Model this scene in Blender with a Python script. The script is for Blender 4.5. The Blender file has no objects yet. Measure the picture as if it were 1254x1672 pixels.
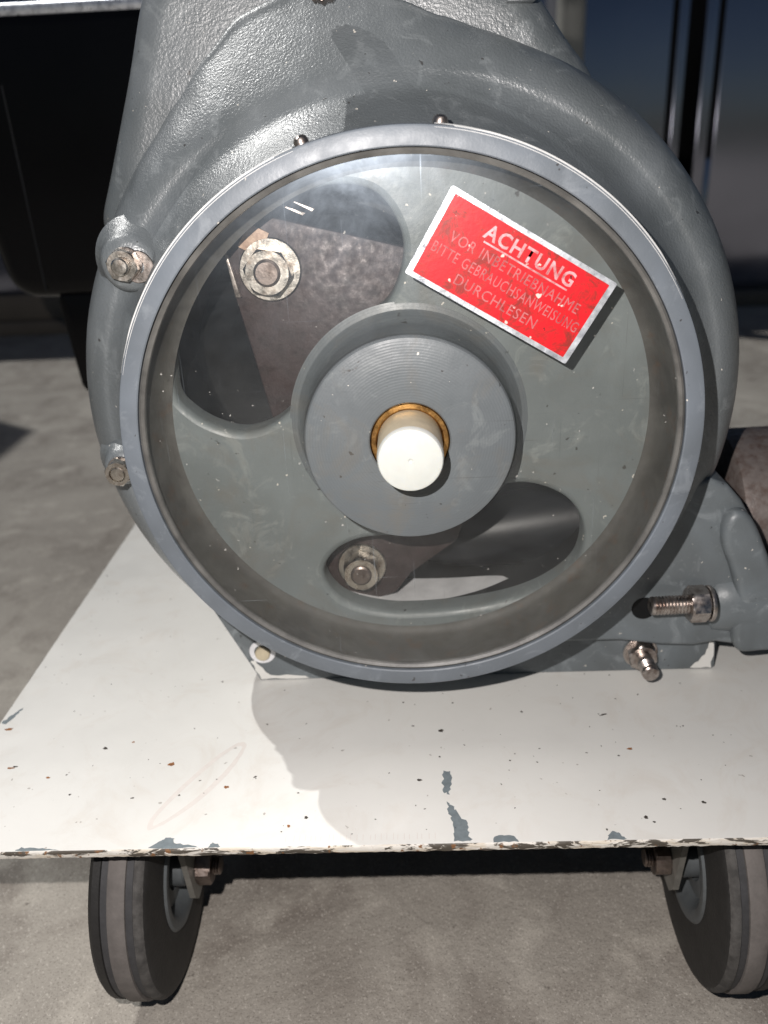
import bpy, bmesh, math, random
from mathutils import Vector, Matrix

random.seed(7)
S = 0.001                      # the numbers below are millimetres
scene = bpy.context.scene
col = scene.collection

# ------------------------------------------------------------------ camera
cam = bpy.data.cameras.new("camera")
cam.sensor_fit = 'VERTICAL'
cam.sensor_height = 36.0
cam.lens = 1400.0 / 1672.0 * 36.0
cam.clip_start = 0.01
cam.clip_end = 200.0
cam.dof.use_dof = True
cam.dof.focus_distance = 0.372
cam.dof.aperture_fstop = 9.0
camo = bpy.data.objects.new("camera", cam)
col.objects.link(camo)
r_ = Vector((0.9989, 0.0188, -0.0440)); u_ = Vector((0.0326, 0.4054, 0.9135)); f_ = Vector((-0.0350, 0.9139, -0.4044))
M4 = Matrix((( r_.x, u_.x, -f_.x), (r_.y, u_.y, -f_.y), (r_.z, u_.z, -f_.z))).to_4x4()
M4.translation = Vector((0.00077, -0.34947, 0.12226))
camo.matrix_world = M4
scene.camera = camo

# ------------------------------------------------------------------ daylight
SUN = Vector((-0.62, 0.44, 1.0)).normalized()          # towards the sun: behind the machine, to the left
world = bpy.data.worlds.new("World")
scene.world = world
world.use_nodes = True
wn = world.node_tree.nodes
sky = wn.new("ShaderNodeTexSky")
sky.sky_type = 'NISHITA'
sky.sun_disc = False
sky.sun_elevation = math.asin(SUN.z)
sky.sun_rotation = math.atan2(SUN.x, SUN.y)
wn["Background"].inputs["Strength"].default_value = 0.05
world.node_tree.links.new(sky.outputs[0], wn["Background"].inputs["Color"])

sun = bpy.data.lights.new("sun", 'SUN')
sun.energy = 5.0
sun.angle = math.radians(0.6)
sun.color = (1.0, 0.99, 0.965)
suno = bpy.data.objects.new("sun", sun)
col.objects.link(suno)
suno.rotation_euler = SUN.to_track_quat('Z', 'Y').to_euler()

# the phone's flash, the lamp that gives the hard shadows to the lower right
fl = bpy.data.lights.new("flash_lamp", 'POINT')
fl.energy = 26.0
fl.shadow_soft_size = 0.002
fl.color = (1.0, 0.945, 0.915)
flo = bpy.data.objects.new("flash_lamp", fl)
col.objects.link(flo)
flo.location = (-0.042, -0.335, 0.160)

scene.cycles.max_bounces = 6
scene.cycles.diffuse_bounces = 3
scene.cycles.glossy_bounces = 4
scene.view_settings.view_transform = 'Standard'
scene.view_settings.look = 'None'
scene.view_settings.exposure = -1.35
scene.view_settings.gamma = 1.0
scene.view_settings.use_curve_mapping = False

# ------------------------------------------------------------------ materials
def lin(r, g, b):
    return tuple(((c/255)/12.92 if c/255 <= 0.04045 else ((c/255+0.055)/1.055)**2.4) for c in (r, g, b)) + (1,)

def new_mat(name):
    m = bpy.data.materials.new(name); m.use_nodes = True
    nt = m.node_tree
    return m, nt, nt.nodes["Principled BSDF"]

def noise(nt, scale, detail=4, rough=0.55, vec=None, dist=0.0):
    n = nt.nodes.new("ShaderNodeTexNoise")
    n.inputs["Scale"].default_value = scale; n.inputs["Detail"].default_value = detail
    n.inputs["Roughness"].default_value = rough; n.inputs["Distortion"].default_value = dist
    nt.links.new(vec if vec else coords(nt), n.inputs["Vector"])
    return n.outputs["Fac"]

def coords(nt):
    for n in nt.nodes:
        if n.type == 'TEX_COORD': return n.outputs["Object"]
    return nt.nodes.new("ShaderNodeTexCoord").outputs["Object"]

def mapping(nt, scale, rot=(0, 0, 0)):
    m = nt.nodes.new("ShaderNodeMapping")
    m.inputs["Scale"].default_value = scale; m.inputs["Rotation"].default_value = rot
    nt.links.new(coords(nt), m.inputs["Vector"])
    return m.outputs["Vector"]

def ramp(nt, fac, lo, hi, a=0.0, b=1.0):
    n = nt.nodes.new("ShaderNodeMapRange")
    n.inputs["From Min"].default_value = lo; n.inputs["From Max"].default_value = hi
    n.inputs["To Min"].default_value = a; n.inputs["To Max"].default_value = b
    nt.links.new(fac, n.inputs["Value"])
    return n.outputs["Result"]

def mix(nt, fac, a, b):
    n = nt.nodes.new("ShaderNodeMix"); n.data_type = 'RGBA'
    if isinstance(fac, (int, float)): n.inputs[0].default_value = fac
    else: nt.links.new(fac, n.inputs[0])
    for s, v in ((6, a), (7, b)):
        if isinstance(v, tuple): n.inputs[s].default_value = v
        else: nt.links.new(v, n.inputs[s])
    return n.outputs[2]

def mul(nt, a, b, op='MULTIPLY'):
    n = nt.nodes.new("ShaderNodeMath"); n.operation = op
    for i, v in enumerate((a, b)):
        if isinstance(v, (int, float)): n.inputs[i].default_value = v
        else: nt.links.new(v, n.inputs[i])
    return n.outputs[0]

def bump(nt, bsdf, h, strength, dist=0.001, chain=None):
    b = nt.nodes.new("ShaderNodeBump")
    b.inputs["Strength"].default_value = strength; b.inputs["Distance"].default_value = dist
    nt.links.new(h, b.inputs["Height"])
    if chain: nt.links.new(chain, b.inputs["Normal"])
    nt.links.new(b.outputs[0], bsdf.inputs["Normal"])
    return b.outputs[0]

def paint(name, base, dark, light, rough=0.42, grain=0.35, gscale=420, speck=True, blot=0.5, spec=0.5, coat=0.0):
    m, nt, p = new_mat(name)
    big = noise(nt, 18, 3, 0.6, dist=0.6)
    c = mix(nt, ramp(nt, big, 0.35, 0.7), dark, base)
    med = noise(nt, 55, 4, 0.7, dist=1.2)
    c = mix(nt, mul(nt, ramp(nt, med, 0.55, 0.68), blot), c, light)
    if speck:
        sp = noise(nt, 330, 2, 0.5)
        c = mix(nt, ramp(nt, sp, 0.745, 0.765), c, lin(205, 200, 190))
        sp2 = noise(nt, 240, 2, 0.5, vec=mapping(nt, (1.1, 0.9, 1.2), (1, 2, 0.4)))
        c = mix(nt, mul(nt, ramp(nt, sp2, 0.735, 0.76), 0.8), c, lin(45, 42, 40))
    nt.links.new(c, p.inputs["Base Color"])
    fine = noise(nt, gscale, 2, 0.55)
    nt.links.new(ramp(nt, noise(nt, 90, 4), 0.3, 0.7, rough-0.07, rough+0.1), p.inputs["Roughness"])
    p.inputs["Specular IOR Level"].default_value = spec
    ch = bump(nt, p, fine, grain, 0.0006)
    bump(nt, p, noise(nt, 70, 1), 0.25, 0.0015, ch)
    if coat:
        p.inputs['Coat Weight'].default_value = coat; p.inputs['Coat Roughness'].default_value = 0.36
        nt.links.new(p.inputs['Normal'].links[0].from_socket, p.inputs['Coat Normal'])
    return m

def metal(name, colr, rough=0.3, dirt=None, metallic=1.0, grain=0.15, gs=900):
    m, nt, p = new_mat(name)
    p.inputs["Metallic"].default_value = metallic
    d = ramp(nt, noise(nt, 160, 5, 0.65), 0.45, 0.68)
    c = mix(nt, mul(nt, d, 0.8), colr, dirt or tuple(x*0.4 for x in colr[:3]) + (1,))
    nt.links.new(c, p.inputs["Base Color"])
    nt.links.new(ramp(nt, noise(nt, 240, 4), 0.3, 0.7, rough*0.7, rough*1.5), p.inputs["Roughness"])
    bump(nt, p, noise(nt, gs, 3), grain, 0.0004)
    return m

G = lin(124, 131, 135)
M = {}
M['cast'] = paint('cast_grey_paint', lin(106, 111, 114), lin(88, 93, 95), lin(123, 128, 130), 0.40, 0.5, 850, blot=0.6, spec=0.7, coat=0.5)
M['ring'] = paint('ring_grey_paint', lin(108, 115, 123), lin(95, 101, 107), lin(128, 134, 140), 0.42, 0.10, 700, blot=0.5)
M['hub'] = paint('hub_grey_paint', lin(95, 101, 104), lin(90, 95, 98), lin(112, 117, 118), 0.45, 0.12, 600, blot=0.6)
M['spider'] = paint('spider_grey_paint', lin(112, 119, 120), lin(98, 104, 104), lin(134, 139, 137), 0.45, 0.16, 420, blot=0.6)
M['bracket'] = paint('bracket_grey_paint', lin(106, 113, 117), lin(90, 95, 97), lin(134, 140, 143), 0.40, 0.25, 420, blot=0.5)

def add_marks(m, rings=0.0):
    nt = m.node_tree; p = nt.nodes["Principled BSDF"]
    c = p.inputs["Base Color"].links[0].from_socket
    d = ramp(nt, noise(nt, 130, 3, 0.6, vec=mapping(nt, (1, 1, 1), (0.7, 0.2, 1.9))), 0.70, 0.735)
    c = mix(nt, mul(nt, d, 0.85), c, lin(52, 50, 48))
    for sc_, ro in (((16, 16, 900), (0.1, 0.75, 0)), ((18, 18, 800), (0.1, -0.5, 0)), ((900, 18, 14), (0, 0.2, 0))):
        l = ramp(nt, noise(nt, 1.0, 2, 0.5, vec=mapping(nt, sc_, ro)), 0.72, 0.77)
        c = mix(nt, mul(nt, l, 0.35), c, lin(62, 62, 60))
    c = mix(nt, mul(nt, ramp(nt, noise(nt, 28, 5, 0.7, dist=1.0), 0.5, 0.72), 0.45), c, lin(104, 98, 88))
    nt.links.new(c, p.inputs["Base Color"])
    if rings:
        w = nt.nodes.new("ShaderNodeTexWave"); w.wave_type = 'RINGS'; w.rings_direction = 'Y'
        w.inputs["Scale"].default_value = 260; w.inputs["Distortion"].default_value = 0.6; w.inputs["Detail"].default_value = 1
        nt.links.new(coords(nt), w.inputs["Vector"])
        bump(nt, p, w.outputs["Fac"], rings, 0.0003, p.inputs["Normal"].links[0].from_socket)
add_marks(M['hub'], 0.10); add_marks(M['spider'])

# dusty brown-grey inside wall
m, nt, p = new_mat('dusty_wall')
c = mix(nt, ramp(nt, noise(nt, 40, 5, 0.65, dist=0.8), 0.35, 0.7), lin(54, 52, 48), lin(80, 79, 75))
c = mix(nt, mul(nt, ramp(nt, noise(nt, 90, 5, 0.7), 0.56, 0.72), 0.7), c, lin(78, 58, 42))
nt.links.new(c, p.inputs["Base Color"]); p.inputs["Roughness"].default_value = 0.6
bump(nt, p, noise(nt, 300, 4), 0.3, 0.0006)
M['wall'] = m

M['steel'] = metal('zinc_steel', lin(205, 200, 192), 0.28, lin(120, 100, 82))
M['stainless'] = metal('bare_steel', lin(188, 180, 174), 0.3, lin(110, 92, 84))
M['darkbolt'] = metal('dull_steel', lin(135, 124, 118), 0.4, lin(80, 66, 58))
M['bronze'] = metal('bronze', lin(188, 145, 88), 0.33, lin(96, 66, 38))
M['oxide'] = metal('browned_steel', lin(64, 53, 52), 0.5, lin(48, 40, 38), 0.25, 0.35, 500)
M['tab'] = metal('tan_tab', lin(176, 150, 128), 0.5, lin(120, 84, 66), 0.3)
M['pipe'] = metal('pipe_iron', lin(112, 104, 100), 0.5, lin(84, 66, 58), 0.3, 0.4, 400)

def plain(name, colr, rough=0.5, var=0.25, scale=120, gr=0.1, spec=0.5, coat=0.0):
    m, nt, p = new_mat(name)
    d = tuple(x*(1-var) for x in colr[:3]) + (1,)
    nt.links.new(mix(nt, ramp(nt, noise(nt, scale, 5, 0.6), 0.35, 0.68), d, colr), p.inputs["Base Color"])
    p.inputs["Roughness"].default_value = rough; p.inputs["Specular IOR Level"].default_value = spec
    p.inputs["Coat Weight"].default_value = coat; p.inputs["Coat Roughness"].default_value = 0.08
    bump(nt, p, noise(nt, 500, 3), gr, 0.0004)
    return m
M['sunlit_pale'] = plain('sunlit_edge', lin(222, 222, 220), 0.5, 0.12, 200)  # pale colour standing in for sunlight on the ring edge
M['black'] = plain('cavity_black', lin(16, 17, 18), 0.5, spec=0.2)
M['blackgloss'] = plain('black_enamel', lin(7, 7, 9), 0.2, 0.2, 30, 0.02, 0.22, 0.0)
M['rotor'] = plain('black_rotor', lin(19, 21, 25), 0.42, 0.3, 60, 0.12, 0.35)
M['ledge'] = plain('pale_ledge', lin(222, 222, 224), 0.5, 0.25, 60)
M['nylon'] = plain('white_nylon', lin(196, 199, 194), 0.38, 0.06, 200, 0.12)
M['nylon'].node_tree.nodes["Principled BSDF"].inputs["Subsurface Weight"].default_value = 0.25
M['nylon'].node_tree.nodes["Principled BSDF"].inputs["Subsurface Radius"].default_value = (0.004, 0.003, 0.002)
M['nylon_side'] = plain('soiled_nylon', lin(190, 178, 152), 0.45, 0.2, 150, 0.12)
M['gasket'] = plain('gasket', lin(104, 103, 100), 0.4, 0.5, 60, 0.2, 0.3)
M['tyre'] = plain('tyre_rubber', lin(34, 33, 32), 0.65, 0.4, 90, 0.5)
M['tread'] = plain('worn_tread', lin(104, 99, 96), 0.85, 0.25, 150, 0.5)
M['shoulder'] = plain('dusty_shoulder', lin(78, 76, 74), 0.85, 0.55, 200, 0.6)
M['groove'] = plain('groove_rubber', lin(58, 58, 60), 0.7, 0.3, 150, 0.3)
M['rimgrey'] = plain('rim_grey', lin(84, 88, 90), 0.5, 0.3, 80, 0.2)
M['fork'] = plain('fork_steel', lin(120, 118, 112), 0.45, 0.4, 80, 0.2)
M['underside'] = plain('deck_underside', lin(60, 56, 52), 0.7)
M['post'] = plain('post_paint', lin(176, 174, 166), 0.5, 0.1, 10, 0.1)
M['threshold'] = plain('threshold_stone', lin(120, 110, 98), 0.7, 0.2, 6, 0.2)
M['silver'] = metal('silver_foil', lin(222, 226, 232), 0.32, lin(150, 155, 165), 0.7, 0.2)
M['letter'] = metal('foil_lettering', lin(206, 158, 162), 0.45, lin(150, 60, 60), 0.2, 0.2, 700)
M['faded'] = metal('faded_lettering', lin(178, 98, 100), 0.5, lin(120, 40, 40), 0.1, 0.2, 700)
M['chipgrey'] = plain('primer_grey', lin(112, 122, 126), 0.6, 0.25, 300, 0.2)
M['rust'] = plain('rust', lin(150, 96, 48), 0.8, 0.5, 500, 0.3)
M['dirt'] = plain('dirt', lin(66, 60, 54), 0.8, 0.4, 500, 0.3)
M['scuff'] = plain('scuff', lin(205, 199, 193), 0.6, 0.06, 300, 0.1)

# red sticker: red ink on foil, worn and spattered
m, nt, p = new_mat('red_sticker')
c = mix(nt, ramp(nt, noise(nt, 40, 4, 0.6), 0.3, 0.7), lin(196, 18, 28), lin(214, 24, 36))
c = mix(nt, mul(nt, ramp(nt, noise(nt, 130, 6, 0.75, dist=1.0), 0.47, 0.62), 0.85), c, lin(118, 44, 36))
c = mix(nt, ramp(nt, noise(nt, 260, 2, 0.5), 0.72, 0.745), c, lin(225, 190, 180))
c = mix(nt, ramp(nt, noise(nt, 300, 2, 0.5, vec=mapping(nt, (1, 1, 1), (1.1, .7, .3))), 0.72, 0.75), c, lin(60, 30, 28))
nt.links.new(c, p.inputs["Base Color"]); p.inputs["Roughness"].default_value = 0.35
bump(nt, p, noise(nt, 400, 3), 0.15, 0.0003)
M['red'] = m

# scratched acrylic: mostly clear, a sharp sheen, and a fine haze of scratches
m = bpy.data.materials.new('scratched_acrylic'); m.use_nodes = True
nt = m.node_tree; nt.nodes.clear()
out = nt.nodes.new("ShaderNodeOutputMaterial")
tr = nt.nodes.new("ShaderNodeBsdfTransparent"); tr.inputs[0].default_value = (0.93, 0.93, 0.91, 1)
gl = nt.nodes.new("ShaderNodeBsdfGlossy"); gl.inputs["Roughness"].default_value = 0.03
hz = nt.nodes.new("ShaderNodeBsdfGlossy"); hz.inputs["Roughness"].default_value = 0.30
hz.inputs["Color"].default_value = (0.74, 0.86, 1.0, 1)
df = nt.nodes.new("ShaderNodeBsdfDiffuse"); df.inputs[0].default_value = lin(190, 188, 182)
fr = nt.nodes.new("ShaderNodeFresnel"); fr.inputs[0].default_value = 1.45
ms1 = nt.nodes.new("ShaderNodeMixShader"); ms2 = nt.nodes.new("ShaderNodeMixShader"); ms3 = nt.nodes.new("ShaderNodeMixShader")
nt.links.new(fr.outputs[0], ms1.inputs[0]); nt.links.new(tr.outputs[0], ms1.inputs[1]); nt.links.new(gl.outputs[0], ms1.inputs[2])
h = mul(nt, ramp(nt, noise(nt, 30, 5, 0.7, dist=0.7), 0.30, 0.75, 0.3, 1.0), 0.085)
scr = None
for sc_, ro in (((700, 30, 14), (0, 0.35, 0)), ((900, 30, 12), (0, -0.9, 0)), ((14, 30, 900), (0, 0.15, 0))):
    n1 = noise(nt, 1.0, 2, 0.5, vec=mapping(nt, sc_, ro))
    a = ramp(nt, n1, 0.70, 0.78)
    scr = a if scr is None else mul(nt, scr, a, 'MAXIMUM')
scr = mul(nt, scr, ramp(nt, noise(nt, 22, 3), 0.45, 0.62))
h = mul(nt, h, mul(nt, scr, 0.30), 'ADD')
nt.links.new(h, ms2.inputs[0]); nt.links.new(ms1.outputs[0], ms2.inputs[1]); nt.links.new(hz.outputs[0], ms2.inputs[2])
dust = mul(nt, ramp(nt, noise(nt, 420, 2, 0.5), 0.735, 0.76, 0.0, 0.5), ramp(nt, noise(nt, 26, 2), 0.42, 0.6))
dust = mul(nt, dust, mul(nt, ramp(nt, noise(nt, 35, 5, 0.7), 0.4, 0.8), 0.014), 'ADD')
nt.links.new(dust, ms3.inputs[0]); nt.links.new(ms2.outputs[0], ms3.inputs[1]); nt.links.new(df.outputs[0], ms3.inputs[2])
nt.links.new(ms3.outputs[0], out.inputs[0])
M['acrylic'] = m

# deck: off-white enamel, faint stains
m, nt, p = new_mat('deck_enamel')
c = mix(nt, ramp(nt, noise(nt, 9, 5, 0.6), 0.3, 0.7), lin(203, 202, 197), lin(213, 212, 207))
c = mix(nt, mul(nt, ramp(nt, noise(nt, 22, 6, 0.72, dist=1.6), 0.52, 0.72), 0.32), c, lin(190, 180, 168))
c = mix(nt, mul(nt, ramp(nt, noise(nt, 260, 2, 0.5), 0.74, 0.77), 0.6), c, lin(120, 110, 100))
nt.links.new(c, p.inputs["Base Color"])
nt.links.new(ramp(nt, noise(nt, 40, 4), 0.3, 0.7, 0.32, 0.5), p.inputs["Roughness"])
bump(nt, p, noise(nt, 120, 3), 0.08, 0.001)
M['deck'] = m

# deck edge: paint flaked off bare iron in long patches
m, nt, p = new_mat('flaked_edge')
v = mapping(nt, (60, 60, 260))
n = noise(nt, 1.0, 6, 0.65, vec=v, dist=0.8)
c = mix(nt, ramp(nt, noise(nt, 1.0, 5, 0.6, vec=mapping(nt, (45, 45, 300), (0, 0, 0.6))), 0.5, 0.56), lin(208, 204, 196), lin(200, 191, 176))
c = mix(nt, ramp(nt, n, 0.50, 0.525), c, lin(74, 68, 60))
c = mix(nt, ramp(nt, noise(nt, 300, 4), 0.62, 0.68), c, lin(120, 84, 52))
nt.links.new(c, p.inputs["Base Color"]); p.inputs["Roughness"].default_value = 0.6
bump(nt, p, n, 0.6, 0.0015)
M['edge'] = m

# concrete
m, nt, p = new_mat('concrete')
v = coords(nt)
c = mix(nt, ramp(nt, noise(nt, 3.2, 8, 0.62, dist=0.4), 0.3, 0.7), lin(136, 130, 122), lin(176, 170, 160))
c = mix(nt, mul(nt, ramp(nt, noise(nt, 9, 6, 0.66, dist=0.9), 0.47, 0.68), 0.75), c, lin(108, 99, 91))
c = mix(nt, mul(nt, ramp(nt, noise(nt, 26, 5, 0.62), 0.53, 0.70), 0.6), c, lin(190, 184, 173))
c = mix(nt, mul(nt, ramp(nt, noise(nt, 90, 4, 0.6), 0.68, 0.74), 0.7), c, lin(74, 66, 60))
c = mix(nt, mul(nt, ramp(nt, noise(nt, 420, 3, 0.6), 0.55, 0.75), 0.35), c, lin(90, 84, 78))
c = mix(nt, mul(nt, ramp(nt, noise(nt, 900, 2, 0.6), 0.58, 0.66), 0.55), c, lin(84, 78, 72))
c = mix(nt, mul(nt, ramp(nt, noise(nt, 700, 2, 0.6, vec=mapping(nt, (1, 1, 1), (0.3, 0.2, 1.1))), 0.60, 0.68), 0.5), c, lin(206, 200, 190))
nt.links.new(c, p.inputs["Base Color"]); p.inputs["Roughness"].default_value = 0.85
ch = bump(nt, p, noise(nt, 300, 5, 0.65), 0.5, 0.002)
bump(nt, p, noise(nt, 25, 5), 0.4, 0.006, ch)
M['concrete'] = m

# polished dark door panels
m, nt, p = new_mat('polished_door')
p.inputs["Metallic"].default_value = 1.0
p.inputs["Base Color"].default_value = lin(168, 170, 184)
p.inputs["Roughness"].default_value = 0.17
bump(nt, p, noise(nt, 2.5, 2), 0.25, 0.02)
M['door'] = m

# ------------------------------------------------------------------ mesh helpers
def mesh_obj(name, verts, faces, mat, parent=None, smooth=30, loc=(0, 0, 0)):
    me = bpy.data.meshes.new(name)
    me.from_pydata([(v[0]*S, v[1]*S, v[2]*S) for v in verts], [], faces)
    bm = bmesh.new(); bm.from_mesh(me)
    bmesh.ops.remove_doubles(bm, verts=bm.verts, dist=1e-6)
    bmesh.ops.recalc_face_normals(bm, faces=bm.faces)
    bm.to_mesh(me); bm.free()
    if smooth:
        me.shade_smooth()
        me.set_sharp_from_angle(angle=math.radians(smooth))
    me.materials.append(mat)
    o = bpy.data.objects.new(name, me)
    col.objects.link(o)
    o.location = [c*S for c in loc]
    if parent: o.parent = parent
    return o

def from_bm(name, bm, mat, parent=None, smooth=30, loc=(0, 0, 0)):
    vs = [tuple(v.co) for v in bm.verts]
    bm.verts.index_update()
    fs = [[v.index for v in f.verts] for f in bm.faces]
    bm.free()
    return mesh_obj(name, vs, fs, mat, parent, smooth, loc)

def frame(axis):
    a = Vector(axis).normalized()
    h = Vector((0, 0, 1)) if abs(a.z) < 0.9 else Vector((1, 0, 0))
    u = h.cross(a).normalized(); w = a.cross(u)
    return a, u, w

def lathe_geo(profile, n, org=(0, 0, 0), axis=(0, 1, 0), a0=0, a1=360):
    """profile: list of (radius, distance along the axis)"""
    a, u, w = frame(axis); o = Vector(org)
    full = abs(a1 - a0) >= 360
    k = n if full else n + 1
    vs, fs = [], []
    for i in range(k):
        t = math.radians(a0 + (a1 - a0)*i/n)
        d = u*math.cos(t) + w*math.sin(t)
        for r, y in profile: vs.append(tuple(o + d*r + a*y))
    L = len(profile)
    for i in range(n if full else n):
        j = (i + 1) % k
        for q in range(L - 1):
            if profile[q][0] == 0 and profile[q+1][0] == 0: continue
            fs.append([i*L+q, j*L+q, j*L+q+1, i*L+q+1])
    return vs, fs

def lathe(name, profile, mat, parent=None, n=96, org=(0, 0, 0), axis=(0, 1, 0), smooth=30, a0=0, a1=360):
    vs, fs = lathe_geo(profile, n, (0, 0, 0), axis, a0, a1)
    me = mesh_obj(name, vs, fs, mat, parent, smooth, org)
    return me

def prism(name, poly, y0, y1, mat, parent=None, bev=0.0, seg=3, smooth=35, loc=(0, 0, 0)):
    """poly in (x, z), pushed from y0 (front) to y1"""
    bm = bmesh.new()
    vs = [bm.verts.new((x, y0, z)) for x, z in poly]
    f = bm.faces.new(vs)
    r = bmesh.ops.extrude_face_region(bm, geom=[f])
    for v in r['geom']:
        if isinstance(v, bmesh.types.BMVert): v.co.y = y1
    bmesh.ops.recalc_face_normals(bm, faces=bm.faces)
    if bev:
        es = [e for e in bm.edges if all(abs(v.co.y - y0) < 1e-6 for v in e.verts)]
        bmesh.ops.bevel(bm, geom=es, offset=bev, segments=seg, profile=0.5, affect='EDGES', clamp_overlap=True)
    return from_bm(name, bm, mat, parent, smooth, loc)

def box(name, x0, x1, y0, y1, z0, z1, mat, parent=None, bev=0.0, seg=2):
    bm = bmesh.new()
    cx, cy, cz = (x0+x1)/2, (y0+y1)/2, (z0+z1)/2
    bmesh.ops.create_cube(bm, size=1.0)
    for v in bm.verts: v.co = Vector((v.co.x*(x1-x0), v.co.y*(y1-y0), v.co.z*(z1-z0)))
    if bev: bmesh.ops.bevel(bm, geom=list(bm.edges), offset=bev, segments=seg, profile=0.5, affect='EDGES')
    return from_bm(name, bm, mat, parent, 35, (cx, cy, cz))

def hexnut(name, org, axis, af, h, mat, parent=None, hole=0.0, twist=0.0, flange=0.0):
    """nut sitting from org along axis"""
    R = af/math.sqrt(3)
    a, u, w = frame(axis)
    vs, fs = [], []
    n = 36
    rings = []
    def hexr(t): return (af/2)/math.cos(((t + math.pi/6) % (math.pi/3)) - math.pi/6)
    prof = [(0.0, 1.0, 0.93), (0.08, 1.0, 1.0), (0.9, 1.0, 1.0), (1.0, 0.0, 0.93)]
    for y, k, s in prof:
        ring = []
        for i in range(n):
            t = 2*math.pi*i/n
            r = min(hexr(t), R*0.985)
            if y in (0.0, 1.0): r = min(r, af*0.5*1.0)
            d = u*math.cos(t+twist) + w*math.sin(t+twist)
            ring.append(len(vs)); vs.append(tuple(d*r + a*(y*h)))
        rings.append(ring)
    if hole:
        ring = []
        for i in range(n):
            t = 2*math.pi*i/n; d = u*math.cos(t+twist) + w*math.sin(t+twist)
            ring.append(len(vs)); vs.append(tuple(d*hole + a*h))
        rings.append(ring)
        ring = []
        for i in range(n):
            t = 2*math.pi*i/n; d = u*math.cos(t+twist) + w*math.sin(t+twist)
            ring.append(len(vs)); vs.append(tuple(d*hole + a*0.2*h))
        rings.append(ring)
    for p, q in zip(rings, rings[1:]):
        for i in range(n):
            j = (i+1) % n; fs.append([p[i], p[j], q[j], q[i]])
    fs.append(rings[0][::-1])
    if not hole: fs.append(rings[-1])
    return mesh_obj(name, vs, fs, mat, parent, 22, org)

def stud(name, org, axis, r, length, mat, parent=None, pitch=1.4, start=0.0, dome=0.25):
    """threaded rod from org along axis"""
    prof = [(0, 0), (r, 0)]
    y = start
    if start: prof.append((r, start))
    while y + pitch < length - 0.6:
        prof += [(r, y + 0.12*pitch), (r*0.86, y + 0.5*pitch), (r, y + 0.88*pitch)]
        y += pitch
    prof += [(r*0.97, length - 0.6), (r*0.8, length), (r*0.45, length + dome*0.3), (0, length + dome*0.4)]
    return lathe(name, prof, mat, parent, 28, org, axis, 25)

def washer(name, org, axis, ro, ri, h, mat, parent=None):
    return lathe(name, [(ri, 0), (ro*0.98, 0), (ro, h*0.25), (ro, h*0.75), (ro*0.96, h), (ri, h), (ri, 0)], mat, parent, 40, org, axis, 25)

def empty(name, label, cat, loc=(0, 0, 0), group=None):
    o = bpy.data.objects.new(name, None); col.objects.link(o)
    o.empty_display_size = 0.02
    o.location = [c*S for c in loc]
    o['label'] = label; o['category'] = cat
    if group: o['group'] = group
    return o

def smoothstep(t):
    t = max(0.0, min(1.0, t)); return t*t*(3-2*t)

def interp(tab, x):
    if x <= tab[0][0]: return tab[0][1]
    for (a, b), (c, d) in zip(tab, tab[1:]):
        if x <= c: return b + (d-b)*smoothstep((x-a)/(c-a))*0.5 + (d-b)*((x-a)/(c-a))*0.5
    return tab[-1][1]

def closed_spline(pts, n):
    out = []; m = len(pts)
    for i in range(n):
        t = i*m/n; k = int(t); u = t-k
        p0, p1, p2, p3 = (Vector(pts[(k+j) % m]) for j in (-1, 0, 1, 2))
        q = 0.5*((2*p1) + (p2-p0)*u + (2*p0-5*p1+4*p2-p3)*u*u + (3*p1-p0-3*p2+p3)*u**3)
        out.append((q.x, q.y))
    return out

def offset_loop(pts, d):
    n = len(pts); area = sum(pts[i][0]*pts[(i+1) % n][1]-pts[(i+1) % n][0]*pts[i][1] for i in range(n))
    sg = 1 if area > 0 else -1
    out = []
    for i in range(n):
        a = Vector(pts[i-1]); b = Vector(pts[(i+1) % n])
        t = (b-a).normalized(); nn = Vector((t.y, -t.x))*sg
        out.append((pts[i][0]+nn.x*d, pts[i][1]+nn.y*d))
    return out

# ------------------------------------------------------------------ ground and background
FLOOR = -287.0
DECK = -160.0
fo = mesh_obj('floor', [(-20000, -6000, 0), (20000, -6000, 0), (20000, 30000, 0), (-20000, 30000, 0)], [[0, 1, 2, 3]], M['concrete'], None, 0, (0, 0, FLOOR))
fo['kind'] = 'structure'
YB = 1755.0
th = box('threshold', -2600, 2600, YB-60, YB+60, FLOOR+0.4, FLOOR+32, M['threshold'], None, 3)
th['kind'] = 'structure'

def door(x0, x1, label, grooves):
    d = empty('metal_door', label, 'door', ((x0+x1)/2, YB, FLOOR+34), 'polished metal doors behind the machine')
    H = 680; c = (x0+x1)/2
    xs = sorted(grooves)
    # panels between pressed grooves: each groove is a recessed strip
    edges = [x0] + [e for g in xs for e in (g-6, g+6)] + [x1]
    for i in range(0, len(edges), 2):
        a, b = edges[i], edges[i+1]
        o = box('panel', a-c, b-c, -14, 14, 0, H, M['door'], d, 4, 3)
        o.location.z = H/2*S
    for g in xs:
        o = box('groove', g-c-7, g-c+7, -2, 12, 290, H, M['black'], d)
        o2 = box('panel', g-c-6.5, g-c+6.5, -13.2, 12, 0, 290, M['door'], d, 1)
    return d
door(160, 617, 'dark polished metal door left of the black gap, behind the white post', [588])
door(652, 1500, 'dark polished metal door right of the black gap, at the right edge', [685])
door(-1500, -40, 'dark polished metal door mostly hidden behind the black motor cover', [])
pl_ = box('plinth', -2600, -60, YB-40, YB-16, FLOOR+32.5, FLOOR+92, M['threshold'], None, 4)
pl_['kind'] = 'structure'
bk = box('wall', -2600, 2600, YB+70, YB+120, FLOOR, FLOOR+690, M['black'], None)
bk['label'] = 'black recess wall showing only in the gap between the doors'; bk['category'] = 'wall'
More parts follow.
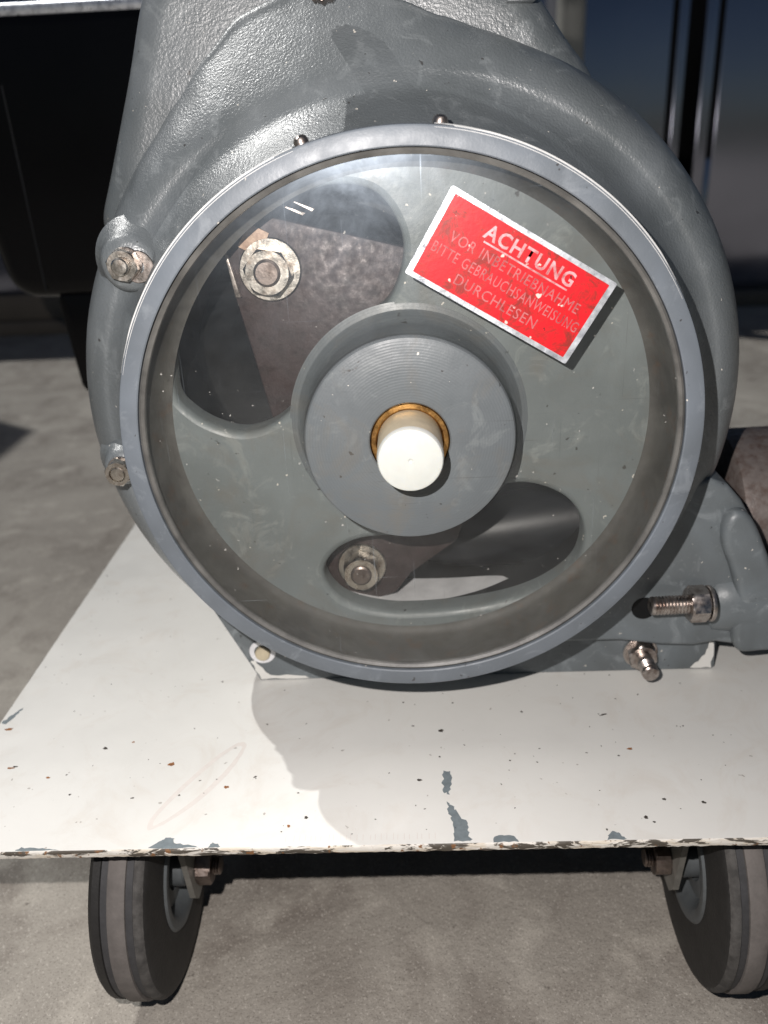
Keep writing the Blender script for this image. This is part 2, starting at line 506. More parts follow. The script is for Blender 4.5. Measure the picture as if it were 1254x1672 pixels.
sw = box('shadow_box', -2500, -1650, 1500, 1690, FLOOR, FLOOR+1700, M['threshold'], None, 4)  # unseen box added to cast shade on the floor at back left
sw['kind'] = 'structure'
pst = lathe('post', [(0, 0), (30, 0), (30, 4), (29, 6), (29, 690), (0, 690)], M['post'], None, 40, (350, YB-110, FLOOR+0.5), (0, 0, 1))
pst['label'] = 'pale round post standing in front of the dark polished doors'; pst['category'] = 'post'

# ------------------------------------------------------------------ the cart
cart = empty('cart', 'white painted steel trolley with chipped edge under the grey machine', 'cart', (0, 180, FLOOR))
def cpart(o):                     # parts are built in world millimetres, then hung on the cart
    o.parent = cart; o.matrix_parent_inverse = Matrix.Translation((0, -0.180, -FLOOR*S)); return o
DX0, DX1, DY0, DY1 = -226.0, 236.0, -68.0, 470.0
# deck: a slightly wavy bent sheet
bm = bmesh.new()
nx, ny = 92, 60
grid = []
for j in range(ny+1):
    row = []
    for i in range(nx+1):
        x = DX0 + (DX1-DX0)*i/nx; y = DY0 + (DY1-DY0)*j/ny
        row.append(bm.verts.new((x, y, DECK)))
    grid.append(row)
for j in range(ny):
    for i in range(nx):
        bm.faces.new((grid[j][i], grid[j][i+1], grid[j+1][i+1], grid[j+1][i]))
deck = cpart(from_bm('deck', bm, M['deck'], None, 0))
bm = bmesh.new()
def rim_strip(bm, p0, p1, nrm, n, t=3.8):
    rows = []
    for i in range(n+1):
        k = i/n; x = p0[0]+(p1[0]-p0[0])*k; y = p0[1]+(p1[1]-p0[1])*k
        w = random.uniform(-0.18, 0.18); w2 = random.uniform(-0.35, 0.25)
        rows.append([bm.verts.new((x+nrm[0]*d, y+nrm[1]*d, DECK+z)) for d, z in ((0, 0), (0.5, -0.35), (0.75+w, -1.1), (0.75+w*0.7, -t+0.8), (0.35, -t+w2), (-4, -t))])
    for a, b in zip(rows, rows[1:]):
        for q in range(5): bm.faces.new((a[q], a[q+1], b[q+1], b[q]))
rim_strip(bm, (DX0, DY0), (DX1, DY0), (0, -1), 230)
rim_strip(bm, (DX0, DY1), (DX0, DY0), (-1, 0), 200)
rim_strip(bm, (DX1, DY0), (DX1, DY1), (1, 0), 200)
cpart(from_bm('deck_rim', bm, M['edge'], None, 40))
cpart(box('underside', DX0+0.5, DX1-0.5, DY0+0.5, DY1-0.5, DECK-3.6, DECK-0.4, M['underside'], None))

def blob(cx, cy, rx, ry, rot=0, n=22, jit=0.3):
    ph = [random.uniform(0, 6.28) for _ in range(4)]
    pts = []
    for i in range(n):
        t = 2*math.pi*i/n
        k = 1 + jit*(0.5*math.sin(2*t+ph[0]) + 0.4*math.sin(3*t+ph[1]) + 0.35*math.sin(5*t+ph[2]) + 0.3*random.uniform(-1, 1))
        x = rx*k*math.cos(t); y = ry*k*math.sin(t)
        pts.append((cx + x*math.cos(rot)-y*math.sin(rot), cy + x*math.sin(rot)+y*math.cos(rot)))
    return pts
def flat(name, polys, mat, z):
    vs, fs = [], []
    for p in polys:
        b = len(vs); vs += [(x, max(y, DY0+0.05), z) for x, y in p]
        fs.append(list(range(b, len(vs))))
    return cpart(mesh_obj(name, vs, fs, mat, None, 0))
def ragged(pts, amp=0.9, k=5):
    out = []
    for i in range(len(pts)):
        a = Vector(pts[i]); b = Vector(pts[(i+1) % len(pts)])
        for j in range(k):
            q = a.lerp(b, j/k); out.append((q.x+random.uniform(-amp, amp), q.y+random.uniform(-amp, amp)))
    return out
ZC = DECK+0.06
flat('paint_chip', [ragged([(11, -21.6), (14.2, -22.5), (14.6, -30), (12.6, -38), (10, -36), (10.2, -28)], 0.7)], M['chipgrey'], ZC)
flat('paint_chip', [ragged([(11.5, -43), (14.2, -46), (15.5, -50), (20, -56), (20.2, -62), (21, -67), (13.8, -67.3), (14.2, -57), (12.2, -51)], 0.8)], M['chipgrey'], ZC)
flat('paint_chip', [ragged([(-120.5, -67.8), (-117, -63.5), (-113, -61.3), (-110.5, -62.2), (-109.8, -64.5), (-102, -66.5), (-98, -67.8)], 0.5)], M['chipgrey'], ZC)
flat('paint_chip', [ragged([(-94, -67.8), (-92.5, -65), (-90, -66), (-88.5, -67.8)], 0.4)], M['chipgrey'], ZC)
flat('paint_chip', [ragged([(30, -67.8), (31, -64.8), (35, -63.6), (39.5, -64.6), (41.5, -67.8)], 0.5)], M['chipgrey'], ZC)
flat('paint_chip', [ragged([(79.5, -67.8), (81, -64), (83.5, -62.6), (86, -64.6), (87.5, -67.8)], 0.6)], M['chipgrey'], ZC)
flat('paint_chip', [ragged([(-225.6, 24), (-222, 31), (-218.6, 37), (-219.5, 32), (-222.5, 22)], 0.5)], M['chipgrey'], ZC)
flat('paint_chip', [ragged([(-180, -67.8), (-178, -65.8), (-168, -66.4), (-160, -67.8)], 0.4)], M['chipgrey'], ZC)
for q_ in (blob(-123.8, -12.8, 1.5, 1.4), blob(-219, 18, 2.2, 1.0), blob(-183, -20.6, 1.0, 0.7), blob(-93, -30, 1.1, 1.0), blob(-60, -56, 0.8, 0.8), blob(-205, -13, 1.6, 0.7), blob(103, -9, 1.2, .9), blob(-148, 5, .7, .6)): flat('rust_spot', [q_], M['rust'], ZC)
specks = [blob(-161.3, 0.6, 1.2, 1.0), blob(-203, -12, 1.1, 0.6), blob(10.9, 8.4, 1.5, 1.0), blob(-0.8, -28, 1.4, .7), blob(95.8, 18.3, 2.0, .6, .3), blob(110, -44, .8, .8), blob(99, -55, 1.0, .9), blob(127, -46.5, 1.0, .8), blob(-52.6, -51, .9, .8)]
for _ in range(95):
    x = random.uniform(DX0+4, 170); y = random.uniform(DY0+1, 60 if x > -150 else 240)
    r = random.choice((0.2, 0.25, 0.3, 0.35, 0.5))
    specks.append(blob(x, y, r*random.uniform(0.8, 2), r, random.uniform(0, 3), 10))
o = flat('dirt_specks', specks, M['dirt'], ZC); o['kind'] = 'stuff'
sc_ = []
for k in range(26):
    x = -60 + k*2.6 + random.uniform(-0.6, .6); sc_.append([(x, -62+random.uniform(-1, 1)), (x+0.3, -62), (x+0.25, -65.5), (x-.05, -65)])
o = flat('scratches', sc_, M['scuff'], ZC); o['kind'] = 'stuff'
def ring2d(cx, cy, rx, ry, rot, w):
    n = 40; pts_o, pts_i = [], []
    for i in range(n):
        t = 2*math.pi*i/n; k = 1+0.05*math.sin(3*t)+random.uniform(-.02, .02)
        for s, L in ((1, pts_o), (1-w, pts_i)):
            x = rx*k*math.cos(t)*(1-(1-s)*0.25); y = ry*k*math.sin(t)*s
            L.append((cx+x*math.cos(rot)-y*math.sin(rot), cy+x*math.sin(rot)+y*math.cos(rot)))
    return pts_o, pts_i
po, pi_ = ring2d(-106, -27, 34, 7.5, 1.05, 0.36)
vs = [(x, y, ZC-0.02) for x, y in po] + [(x, y, ZC-0.02) for x, y in pi_]
cpart(mesh_obj('stain_ring', vs, [[i, (i+1) % 40, 40+(i+1) % 40, 40+i] for i in range(40)], M['scuff'], None, 0))

# wheels
def wheel(xin, sgn, yc):
    """xin: x of the inner face; sgn: -1 when the wheel lies to the left of it"""
    zc, R0, W = -225.0, 62.0, 28.0
    w = lathe('wheel', [(24, 2), (30, 0.6), (46, 0.2), (56, 0.6), (59.2, 1.6), (61.0, 3.6), (60.8, 6.2), (59.9, 6.6), (59.9, 9.6), (60.2, 9.8),
                        (60.2, 18), (59.9, 18.2), (59.9, 21.6), (60.8, 22), (60.6, 25.5), (58.5, 27.6), (50, 28.6), (30, 28), (24, 26)],
              M['tyre'], None, 96, (xin, yc, zc), (sgn, 0, 0), 40)
    cpart(w)
    def sub(name, prof, mat, n=80): return lathe(name, prof, mat, w, n, (0, 0, 0), (sgn, 0, 0), 40)
    sub('tread_band', [(59.9, 9.7), (61.6, 9.8), (62, 10.4), (62, 17.4), (61.6, 18), (59.9, 18.1)], M['tread'])
    sub('groove_band', [(59.8, 6.3), (60.4, 6.5), (60.4, 9.6), (59.8, 9.8)], M['groove'])
    sub('groove_band', [(59.8, 18.2), (60.4, 18.4), (60.4, 21.4), (59.8, 21.6)], M['groove'])
    sub('shoulder_band', [(58.9, 1.5), (60.6, 2.6), (61.5, 4.0), (61.4, 6.0), (60.6, 6.3)], M['shoulder'])
    sub('rim', [(0, 6), (10, 6), (12, 4), (20, 5), (24, 1.0), (27, -0.8), (30.5, -0.6), (31.5, 0.5), (31.5, 14), (0, 14)], M['rimgrey'])
    sub('hub_cap', [(0, -3), (9, -3), (10, -2), (10, 6)], M['rimgrey'])
    return w
def fork(xin, sgn, yc):
    zc = -225.0; t = DECK-4.0
    arm = lambda x0, x1: None
    for k, xo in enumerate((-5.5*sgn*1.0, 33.5*sgn)):
        x0 = xin + xo
        poly = [(yc-12, zc-10), (yc-7, zc-16), (yc+7, zc-16), (yc+12, zc-10), (yc+24, t), (yc-24, t)]
        bm = bmesh.new()
        v = [bm.verts.new((x0, y, z)) for y, z in poly]
        f = bm.faces.new(v); r = bmesh.ops.extrude_face_region(bm, geom=[f])
        for q in r['geom']:
            if isinstance(q, bmesh.types.BMVert): q.co.x += -3*sgn if k == 0 else 3*sgn
        cpart(from_bm('fork_arm', bm, M['fork'], None, 30))
    ax = (-sgn, 0, 0)
    n = hexnut('axle_nut', (xin-8.5*sgn, yc, zc), ax, 17, 8, M['darkbolt'], None, 0, 0.3); cpart(n)
    cpart(stud('axle_end', (xin-16*sgn, yc, zc), ax, 4.8, 5, M['darkbolt'], None))
    cpart(box('caster_plate', xin-12 if sgn > 0 else xin-42, xin+42 if sgn > 0 else xin+12, yc-34, yc+34, DECK-8, DECK-3.8, M['fork'], None, 1))
for yc in (-15, 400):
    wheel(-127, -1, yc); fork(-127, -1, yc)
    wheel(134, 1, yc); fork(134, 1, yc)

# ------------------------------------------------------------------ the machine
pump = empty('pump', 'grey cast metal pump with round acrylic window standing on the white cart', 'pump', (0, 60, DECK))
def pp(o):
    o.parent = pump; o.matrix_parent_inverse = Matrix.Translation((0, -0.060, -DECK*S)); return o

# front casting: flared neck, rounded crest, chimney going up
ROUT = [(-180, 163), (60, 164.5), (70, 164.5), (78, 165.5), (84, 168), (90, 174), (97, 181), (104, 186), (112, 185), (118, 178), (125, 171), (133, 167.5), (142, 165), (150, 163), (180, 163)]
def cover_point(th, s):
    deg = math.degrees(th)
    if deg > 180: deg -= 360
    ro = interp(ROUT, deg)
    ch = smoothstep((deg-66)/26)*smoothstep((140-deg)/30)      # 1 in the chimney
    # neck
    P = [(117.6, 13), (119, 13.2), (121.5, 15), (125.5, 23), (130, 32), (134.5, 40), (139, 45.6), (144, 48.6)]
    top = []
    n = 9
    for i in range(1, n+1):
        t = i/n
        rr = 144 + (ro-144)*(math.sin(t*math.pi/2)*(1-ch) + t*ch)
        yy = 48.6 + 32*(1-math.cos(t*math.pi/2))*(1-ch) + ch*(0.88*(rr-144) - 3*(1-math.exp(-(rr-144)/6)))
        top.append((rr, yy))
    P += top
    P.append((P[-1][0]+0.3, P[-1][1]+14)); P.append((P[-1][0]-2, P[-1][1]+45))
    t = s*(len(P)-1); k = min(int(t), len(P)-2); u = t-k
    g = lambda i: Vector(P[max(0, min(len(P)-1, i))])
    p0, p1, p2, p3 = g(k-1), g(k), g(k+1), g(k+2)
    q = 0.5*((2*p1) + (p2-p0)*u + (2*p0-5*p1+4*p2-p3)*u*u + (3*p1-p0-3*p2+p3)*u**3)
    return q.x, q.y
NT, NS = 360, 66
vs, fs = [], []
for i in range(NT):
    th = 2*math.pi*i/NT
    for j in range(NS+1):
        r, y = cover_point(th, j/NS)
        vs.append((r*math.cos(th), y, r*math.sin(th)))
for i in range(NT):
    k = (i+1) % NT
    for j in range(NS):
        a = NS+1
        fs.append([i*a+j, k*a+j, k*a+j+1, i*a+j+1])
housing = pp(mesh_obj('housing', vs, fs, M['cast'], None, 60))

# rear body with the tower that shows left and right of the chimney
arc = [(159*math.cos(math.radians(a)), 159*math.sin(math.radians(a))) for a in range(156, 417, 6)]
poly = arc + [(0.8+(x-0.8)*1.036, 122+(z-122)*1.036) for x, z in ((89, 143), (79, 153), (71.5, 163), (64, 174), (54, 182), (34, 188), (10, 190), (-30, 190), (-70, 192), (-98, 193), (-107, 190), (-113, 181.5), (-123.6, 150), (-139.7, 108), (-148, 88))]
def resample(pts, step):
    out = []
    for i in range(len(pts)):
        a, b = Vector(pts[i]), Vector(pts[(i+1) % len(pts)])
        n = max(1, int((b-a).length/step))
        out += [tuple(a.lerp(b, k/n)) for k in range(n)]
    return out
P_ = resample(poly, 3.0)
for _ in range(6):
    P_ = [((P_[i-1][0]+2*P_[i][0]+P_[(i+1) % len(P_)][0])/4, (P_[i-1][1]+2*P_[i][1]+P_[(i+1) % len(P_)][1])/4) for i in range(len(P_))]
bm = bmesh.new(); rows = []
for k in range(9):
    t = k/8*math.pi/2
    rows.append([bm.verts.new((x, 90+19*(1-math.sin(t)), z)) for x, z in offset_loop(P_, -16*(1-math.cos(t)))])
rows.insert(0, [bm.verts.new((x, 200, z)) for x, z in P_])
n_p = len(P_)
for a, b in zip(rows, rows[1:]):
    for i in range(n_p): bm.faces.new((a[i], a[(i+1) % n_p], b[(i+1) % n_p], b[i]))
bm.edges.ensure_lookup_table()
rim_e = [bm.edges.get((rows[-1][i], rows[-1][(i+1) % n_p])) for i in range(n_p)]
cv = [bm.verts.new((114*math.cos(2*math.pi*i/72), 90, 114*math.sin(2*math.pi*i/72))) for i in range(72)]
ce = [bm.edges.new((cv[i], cv[(i+1) % 72])) for i in range(72)]
bmesh.ops.triangle_fill(bm, use_beauty=True, use_dissolve=False, edges=rim_e+ce)
pp(from_bm('rear_body', bm, M['cast'], None, 60))
# unseen bar added above the chimney, shaped to shade the neck and the ring
bm = bmesh.new()
f = bm.faces.new([bm.verts.new((x, y, 197)) for x, y in ((-85, 35), (-80, 32), (-36, 32), (-31, 36), (-27, 44), (58, 46), (62, 50), (62, 96), (48, 96), (48, 71), (-60, 71), (-70, 52), (-85, 47))])
r = bmesh.ops.extrude_face_region(bm, geom=[f])
for v in r['geom']:
    if isinstance(v, bmesh.types.BMVert): v.co.z = 202
bar = pp(from_bm('shade_bar', bm, M['cast'], None, 30))
q = box('shade_bar_post', 48.5, 61.5, 84, 96, 172, 197.2, M['cast'], None, 1); q.parent = bar
# window ring
ring = pp(lathe('window_ring', [(117.2, 13), (117.2, 0.5), (117.7, 0), (124.0, 0), (124.8, 0.4), (125.2, 1.4), (125.2, 12.5), (124.5, 13.2), (117.2, 13)], M['ring'], None, 240))
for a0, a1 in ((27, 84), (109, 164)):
    # lathe angle runs from the frame's own axes: build the painted-on sunlit line point by point
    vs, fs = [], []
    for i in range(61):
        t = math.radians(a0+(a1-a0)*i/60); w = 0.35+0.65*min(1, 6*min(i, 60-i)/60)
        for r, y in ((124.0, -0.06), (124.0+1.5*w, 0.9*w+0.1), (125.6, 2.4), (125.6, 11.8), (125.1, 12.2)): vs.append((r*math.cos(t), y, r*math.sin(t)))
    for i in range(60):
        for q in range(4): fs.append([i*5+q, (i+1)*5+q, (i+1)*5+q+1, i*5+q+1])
    o = mesh_obj('sunlit_edge', vs, fs, M['sunlit_pale'], ring, 40)
lathe('gasket', [(116.8, 4), (116.8, 1.6), (115.8, 1.0), (114.6, 1.8), (114.4, 4.2)], M['gasket'], ring, 200)
for x, z in ((-39, 124), (16, 129.5)):
    d = Vector((x, 0, z)).normalized()
    lathe('ring_screw', [(0, 3.2), (1.6, 3.0), (2.6, 2.2), (3.0, 1.0), (3.0, -3)], M['stainless'], ring, 20, (d.x*125.5, 7.5, d.z*125.5), tuple(d))

# acrylic pane, an annulus round the hub
pane = pp(lathe('window_pane', [(46.4, 3.2), (116.5, 3.2)], M['acrylic'], None, 180, smooth=0))

# inner drum wall, spider, cavity
pp(lathe('drum_wall', [(116.9, 4.4), (116.3, 13), (115.2, 20), (113.6, 24.8), (111.4, 27.5), (109.0, 28.34)], M['wall'], None, 200, smooth=60))
K1 = closed_spline([(-106.5, 18.4), (-104, 40.7), (-95.5, 61.8), (-78.5, 78.5), (-62, 91), (-45, 99.5), (-26, 103.5), (-10, 99), (-0.9, 84), (-1.4, 68.4), (-9.5, 53.5), (-28, 44), (-42.5, 30.1), (-50, 13), (-61.7, 2.1), (-76.5, -2.4), (-90.3, 1.2), (-100.9, 8.6)], 140)
K2 = closed_spline([(-44.9, -79), (-39.5, -66.6), (-25.4, -59.4), (2, -57), (25.4, -48.5), (37.1, -35.8), (55, -33), (73.5, -41), (82.5, -56), (80.5, -74.5), (67, -87.5), (46.7, -96), (18.9, -100.5), (-12.3, -101), (-35.5, -93.5)], 120)
bm = bmesh.new()
def loop(bm, pts, y):
    v = [bm.verts.new((x, y, z)) for x, z in pts]
    return v, [bm.edges.new((v[i], v[(i+1) % len(v)])) for i in range(len(v))]
OUT = [(112.6*math.cos(2*math.pi*i/160), 112.6*math.sin(2*math.pi*i/160)) for i in range(160)]
def clampR(pts, rmax): return [((x, z) if math.hypot(x, z) < rmax else (x*rmax/math.hypot(x, z), z*rmax/math.hypot(x, z))) for x, z in pts]
K1o, K2o = clampR(offset_loop(K1, 3.2), 111.8), clampR(offset_loop(K2, 3.2), 111.8)
IN = [(40*math.cos(2*math.pi*i/60), 40*math.sin(2*math.pi*i/60)) for i in range(60)]
es = []
for q in (OUT, K1o, K2o, IN):
    es += loop(bm, q, 28.3)[1]
bmesh.ops.triangle_fill(bm, use_beauty=True, use_dissolve=False, edges=es)
spider = pp(from_bm('spider', bm, M['spider'], None, 0))
for K, Ko in ((K1, K1o), (K2, K2o)):
    Km = clampR(offset_loop(K, 1.3), 111.6)
    rows = [(Ko, 28.3), (Km, 28.9), (clampR(offset_loop(K, 0.35), 111.5), 30.2), (K, 32), (K, 41), (offset_loop(K, 4), 42)]
    vs, fs = [], []
    n = len(K)
    for pts, y in rows: vs += [(x, y, z) for x, z in pts]
    for a in range(len(rows)-1):
        for i in range(n):
            j = (i+1) % n; fs.append([a*n+i, a*n+j, (a+1)*n+j, (a+1)*n+i])
    o = mesh_obj('opening_lip', vs, fs, M['spider'], None, 60); pp(o)
    mw = o.matrix_parent_inverse.copy(); o.parent = spider; o.matrix_parent_inverse = Matrix.Identity(4)
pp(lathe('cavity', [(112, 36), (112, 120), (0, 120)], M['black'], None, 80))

# hub with bushing and nylon plug
hub = pp(lathe('hub', [(17.3, 20), (17.3, 0.8), (17.9, 0.2), (20, 0), (43.8, 0), (45.0, 0.5), (45.6, 1.6), (45.8, 3), (46.6, 18), (48.2, 24), (51.5, 27.6), (55, 28.5)], M['hub'], None, 160))
lathe('bushing', [(14.1, 18), (14.1, 1.6), (14.8, 1.0), (16.6, 1.0), (17.2, 1.6), (17.2, 18)], M['bronze'], hub, 80)
pl = lathe('plug', [(0, -22.6), (0.5, -22.7), (1.1, -23.2), (12.2, -23.2), (13.1, -22.8), (13.6, -21.8), (13.75, -19.8)], M['nylon'], hub, 72)
lathe('plug_shank', [(13.75, -19.8), (13.9, -18), (13.9, 4), (13.5, 16)], M['nylon_side'], hub, 72)
lathe('bore', [(13.4, 15), (17.2, 15)], M['black'], hub, 40)

# clamp plates and bolts behind the openings
def clamp(poly, y, org, af, twist, wr, studr, mat=M['oxide']):
    pl = prism('clamp_plate', poly, y, y+6, mat, None, 0.8, 2); pp(pl)
    a = (0, -1, 0)
    def sub(o):
        o.parent = pl; return o
    if wr: sub(washer('washer', (org[0], y-0.1, org[1]), a, wr, studr, 2.4, M['steel']))
    sub(hexnut('nut', (org[0], y-2.5, org[1]), a, af, 9.5, M['steel'], None, studr*0.98, twist))
    sub(stud('stud_end', (org[0], y-2, org[1]), a, studr, 11.5, M['darkbolt'], None, 1.5, 9, 0.1))
    return pl
clamp([(-62, 91.5), (-23.3, 81.6), (20, 70), (16, -10), (-64, -14), (-66, -0.5), (-71.5, 28), (-77.4, 56.9), (-79.5, 76.5), (-74, 85)], 46, (-60, 68.4), 19, 0.35, 14.0, 6.0)
tab = pp(prism('copper_tab', [(-73.5, 79), (-67.5, 88.5), (-59, 84), (-64, 74)], 43.6, 45.8, M['tab'], None, 0.4))
sp = pp(prism('clip', [(-79.6, 77), (-78.6, 77), (-74.2, 57), (-76.6, 57)], 42.5, 45.5, M['stainless'], None, 0.2))
for a in ((-54, 96.5, -42, 92), (-50, 98.5, -38, 93.5)):
    x0, z0, x1, z1 = a
    pp(prism('swarf', [(x0, z0), (x1, z1), (x1-1, z1-0.9), (x0+3, z0-1.6)], 40, 40.8, M['stainless'], None, 0))
clamp([(-48, -92), (-40, -66), (-20, -58), (26, -58), (22, -70), (-2, -88), (-10, -99), (-30, -106)], 46, (-27, -82), 17, 0.1, 12.5, 5.4)
rt = pp(lathe('rotor_body', [(0, -8), (5, -6), (10, 0), (15, 12), (18.5, 28), (20.5, 50), (21, 100), (0, 104)], M['rotor'], None, 48, (4, 80, -86), (0.985, 0.0, 0.13), 60))
vs, fs = [], []
for i in range(41):
    k = i/40; t = math.radians(-122 + 60*k)
    yb = 43.2 + 26*max(0, math.sin(math.pi*(0.06+0.94*k)))**0.6
    for r, y in ((103.2, 43), (103.6, yb)): vs.append((r*math.cos(t), y, r*math.sin(t)))
for i in range(40): fs.append([i*2, (i+1)*2, (i+1)*2+1, i*2+1])
pp(mesh_obj('pale_ledge', vs, fs, M['ledge'], None, 40))
# dark inner cheek seen at the upper left
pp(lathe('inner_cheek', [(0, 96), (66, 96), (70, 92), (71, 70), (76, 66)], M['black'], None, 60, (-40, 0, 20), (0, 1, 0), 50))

# warning sticker on the pane
cx, cz = 42.6, 66.8
ux, uz = 0.854, -0.520
vx, vz = 0.520, 0.854
def sp_(u, v): return (cx+u*ux+v*vx, cz+u*uz+v*vz)
def plate(name, w, h, y, mat, parent=None, th=0.25, r=0.8):
    pts = []
    for sx, sz, a0 in ((1, 1, 0), (-1, 1, 90), (-1, -1, 180), (1, -1, 270)):
        for k in range(4):
            a = math.radians(a0+k*30); pts.append(sp_(sx*(w/2-r)+r*math.cos(a), sz*(h/2-r)+r*math.sin(a)))
    o = prism(name, pts, y, y+th, mat, None, 0, 1, 0)
    return o
stk = pp(plate('warning_sticker', 76.6, 37.4, 2.7, M['silver']))
red = plate('red_field', 71.6, 33.4, 2.6, M['red'], None, 0.08, 0.4); red.parent = stk
def lettering(txt, u, v, size, width, bold=0.0):
    cu = bpy.data.curves.new('lettering', 'FONT')
    cu.body = txt; cu.size = 1.0; cu.align_x = 'CENTER'; cu.align_y = 'CENTER'; cu.space_character = 1.12
    cu.resolution_u = 3; cu.offset = bold
    ob = bpy.data.objects.new('lettering_curve', cu); col.objects.link(ob)
    bpy.context.view_layer.update()
    me = bpy.data.meshes.new_from_object(ob.evaluated_get(bpy.context.evaluated_depsgraph_get()))
    bpy.data.objects.remove(ob); bpy.data.curves.remove(cu)
    xs = [p.co.x for p in me.vertices]; k = width/(max(xs)-min(xs)); ys = [p.co.y for p in me.vertices]
    kh = size/(max(ys)-min(ys)); my = (max(ys)+min(ys))/2; mx = (max(xs)+min(xs))/2
    for p in me.vertices:
        x, z = sp_(u+(p.co.x-mx)*k, v+(p.co.y-my)*kh)
        p.co = (x*S, 2.54*S, z*S)
    me.name = 'lettering'
    me.materials.append(M['letter'] if bold else M['faded'])
    o = bpy.data.objects.new('lettering', me); col.objects.link(o); o.parent = stk
    return o
lettering('ACHTUNG', 2.0, 11.0, 6.0, 41, 0.022)
lettering('VOR INBETRIEBNAHME', 0.5, 2.6, 4.3, 60)
lettering('BITTE GEBRAUCHSANWEISUNG', 0.2, -4.0, 4.3, 68)
lettering('DURCHLESEN', -0.5, -10.8, 4.3, 38)
a, b, c_, d = sp_(-17, 7.1), sp_(22, 7.1), sp_(22, 6.4), sp_(-17, 6.4)
ul = prism('underline', [a, b, c_, d], 2.54, 2.58, M['letter'], None, 0, 1, 0); ul.parent = stk

# lugs with bolts on the left flank
def lug(ang, rc, rad, yf, yb, nut_af, studlen, second=True):
    a = math.radians(ang)
    x, z = rc*math.cos(a), rc*math.sin(a)
    L = pp(lathe('lug', [(0, yf+0.4), (rad-7, yf), (rad-3, yf+1.0), (rad-0.8, yf+3.8), (rad, yf+8), (rad+0.8, yb-7), (rad+2.4, yb-2.5), (rad+6, yb+2)], M['cast'], None, 48, (x, 0, z), (0, 1, 0), 60))
    def sub(o): o.parent = L; return o
    ax = (0, -1, 0)
    sub(washer('washer', (0, yf+0.3, 0), ax, nut_af*0.58, 3, 1.2, M['stainless']))
    sub(hexnut('nut', (0, yf-0.8, 0), ax, nut_af, 6.4, M['steel'], None, 3.9, 0.25))
    sub(stud('stud_end', (0, yf-0.5, 0), ax, 3.9, studlen, M['steel'], None, 1.25))
    if second:
        sub(washer('washer', (5.0, yf+0.2, -1.4), ax, 7.0, 3, 1.0, M['stainless']))
    return L
lug(148.6, 143.0, 13.4, 37, 53, 12.6, 10)
lug(-171.3, 142.0, 10.2, 37, 53, 11.5, 6.8, False)

# base: foot strip, left gusset, right web with its adjusting screw
foot = pp(prism('foot_strip', [(-89.5, -159.6), (164, -159.6), (165.5, -158), (164, -138), (150, -120), (-60, -120), (-108, -118), (-112, -111)], 57, 150, M['bracket'], None, 1.2, 2))
# bare white corner of the strip
q = prism('bare_corner', ragged([(152, -158.6), (163.6, -158.8), (164, -143), (161.5, -142.5), (160, -149), (157, -153)], 0.6, 4), 56.9, 56.96, M['deck'], None, 0, 1, 0); q.parent = foot; q.matrix_parent_inverse = Matrix.Identity(4)
q = prism('bare_corner', ragged([(-89, -158.8), (-60, -158.9), (-66, -157.2), (-84, -156.5), (-92, -146), (-94, -147)], 0.5, 4), 56.9, 56.96, M['deck'], None, 0, 1, 0); q.parent = foot
web = pp(prism('web', [(110, -136), (132, -139.5), (150, -140.5), (162, -138.5), (176, -141), (196, -140), (197, -128), (190, -107), (182, -86), (173, -67), (166, -55), (158, -46), (148, -42), (134, -46), (118, -70), (90, -100), (60, -120), (60, -136)], 50, 150, M['bracket'], None, 3, 4))
bs = lathe('boss', [(0, -30), (13, -30), (17.5, -26), (19, -16), (21, 6), (26, 24)], M['bracket'], None, 40, (184, 62, -116), (1.0, 0.05, 0), 60); pp(bs)
fp_ = closed_spline([(164, -58), (171, -64), (180, -82), (189, -104), (196, -126), (196.5, -139), (184, -141), (172, -140.5), (168, -128), (169, -112), (164, -94), (157, -76), (157, -62)], 64)
pp(prism('flange', fp_, 43, 150, M['bracket'], None, 6, 6, 60))
ad = pp(stud('adjusting_screw', (154.5, 41, -108.2), (-1, -0.04, 0), 5.0, 33, M['stainless'], None, 1.75))
n_ = hexnut('nut', (0, 0, 0), (-1, -0.04, 0), 17, 9.5, M['stainless'], None, 5.0, 0.5); n_.parent = ad; n_.location = (-0.004, 0, 0)
n_ = washer('washer', (0, 0, 0), (-1, -0.04, 0), 9.5, 5, 2.0, M['stainless'], None); n_.parent = ad; n_.location = (-0.0015, 0, 0)
hl = pp(lathe('screw_hole', [(6.6, 0.06), (6.2, 0.02), (5.6, 0.0), (0, 0.0)], M['black'], None, 32, (121.5, 49.9, -115.5), (0, 1, 0), 30))
fb = pp(stud('foot_bolt', (123.5, 56.8, -147.2), (0.02, -1, 0.0), 4.6, 22, M['stainless'], None, 1.5, 14))
n_ = hexnut('nut', (0, 0, 0), (0.02, -1, 0), 14.5, 7.5, M['stainless'], None, 4.6, 0.2); n_.parent = fb
n_ = washer('washer', (0, 0.0004, 0), (0.02, -1, 0), 9.5, 4.6, 1.4, M['stainless'], None); n_.parent = fb
wl = pp(washer('foot_washer', (-86.5, 56.9, -140.3), (0, -1, 0), 7.4, 4.6, 1.3, M['ledge']))
n_ = lathe('foot_pin', [(0, 3.0), (3.6, 2.8), (4.2, 2.0), (4.2, -2)], M['nylon_side'], None, 24, (0, 0, -1.0), (0, -1, 0)); n_.parent = wl

# pipe stub at the right edge
ps = pp(lathe('pipe_stub', [(0, 0), (46, 0), (49, 2), (50, 5), (50, 90), (0, 90)], M['pipe'], None, 64, (181, 128, -96), (1, 0, 0.02), 35))

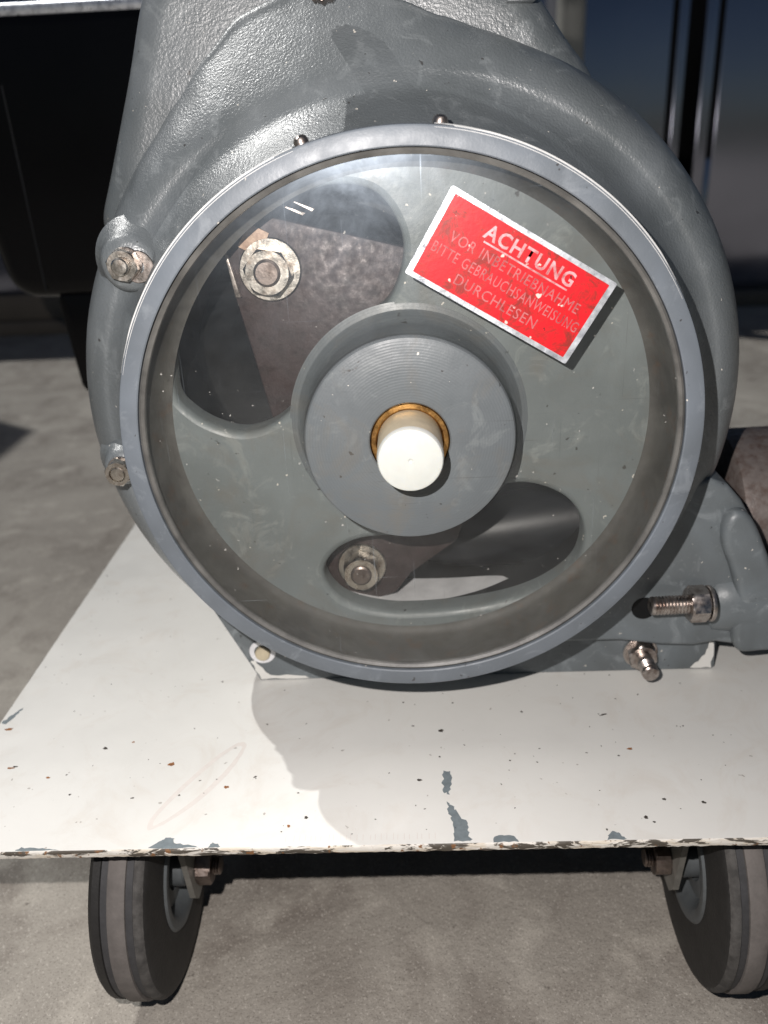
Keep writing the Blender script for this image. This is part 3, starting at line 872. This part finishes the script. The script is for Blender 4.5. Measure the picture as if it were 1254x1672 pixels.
# black knurled cap just showing at the top edge
vs, fs = [], []
kn = 28
for i in range(kn):
    t = 2*math.pi*i/kn; r = 9.0 if i % 2 else 8.1
    for rr, y in ((r*0.4, -7), (r*0.92, -7), (r, -6), (r, 2)):
        vs.append((rr*math.cos(t), y, rr*math.sin(t)))
for i in range(kn):
    k = (i+1) % kn
    for q in range(3): fs.append([i*4+q, k*4+q, k*4+q+1, i*4+q+1])
fs.append([i*4 for i in range(kn)])
pp(mesh_obj('knurled_cap', vs, fs, M['darkbolt'], None, 20, (-30.5, 67, 181.5)))

# ------------------------------------------------------------------ black motor cover behind on the left
mot = empty('motor', 'glossy black motor cover behind the left flank of the grey pump', 'motor', (-210, 430, DECK))
def mp(o):
    o.parent = mot; o.matrix_parent_inverse = Matrix.Translation((0.210, -0.430, -DECK*S)); return o
def round_poly(pts, r, k=6):
    out = []; n = len(pts)
    for i in range(n):
        p0, p1, p2 = Vector(pts[i-1]), Vector(pts[i]), Vector(pts[(i+1) % n])
        a = p1 + (p0-p1).normalized()*r; b = p1 + (p2-p1).normalized()*r
        for j in range(k+1):
            t = j/k; q = a.lerp(p1, t).lerp(p1.lerp(b, t), t); out.append((q.x, q.y))
    return out
body = mp(prism('cover', round_poly([(-318, 12), (20, 8), (20, 217.5), (-352, 217.5)], 24), 345, 560, M['blackgloss'], None, 21, 8, 40))
mp(lathe('highlight_strip', [(0, 0), (4.6, 0), (5, 0.6), (5, 345), (0, 346)], M['silver'], None, 20, (-338, 350, 213.5), (1, 0, 0), 40))  # bright strip added as the highlight along the cover's top edge
mp(prism('seam', [(-291, 166), (-290, 166), (-287.2, 18), (-288.2, 18)], 344.6, 345.2, M['rotor'], None, 0, 1, 0))
mp(prism('bracket', round_poly([(-283, 14), (-150, 14), (-150, -70), (-258, -74), (-276, -66)], 7), 352, 372, M['blackgloss'], None, 2))
mp(prism('mount', [(-240, 10), (-60, 10), (-40, DECK+0.6), (-200, DECK+0.6)], 380, 440, M['blackgloss'], None, 2))
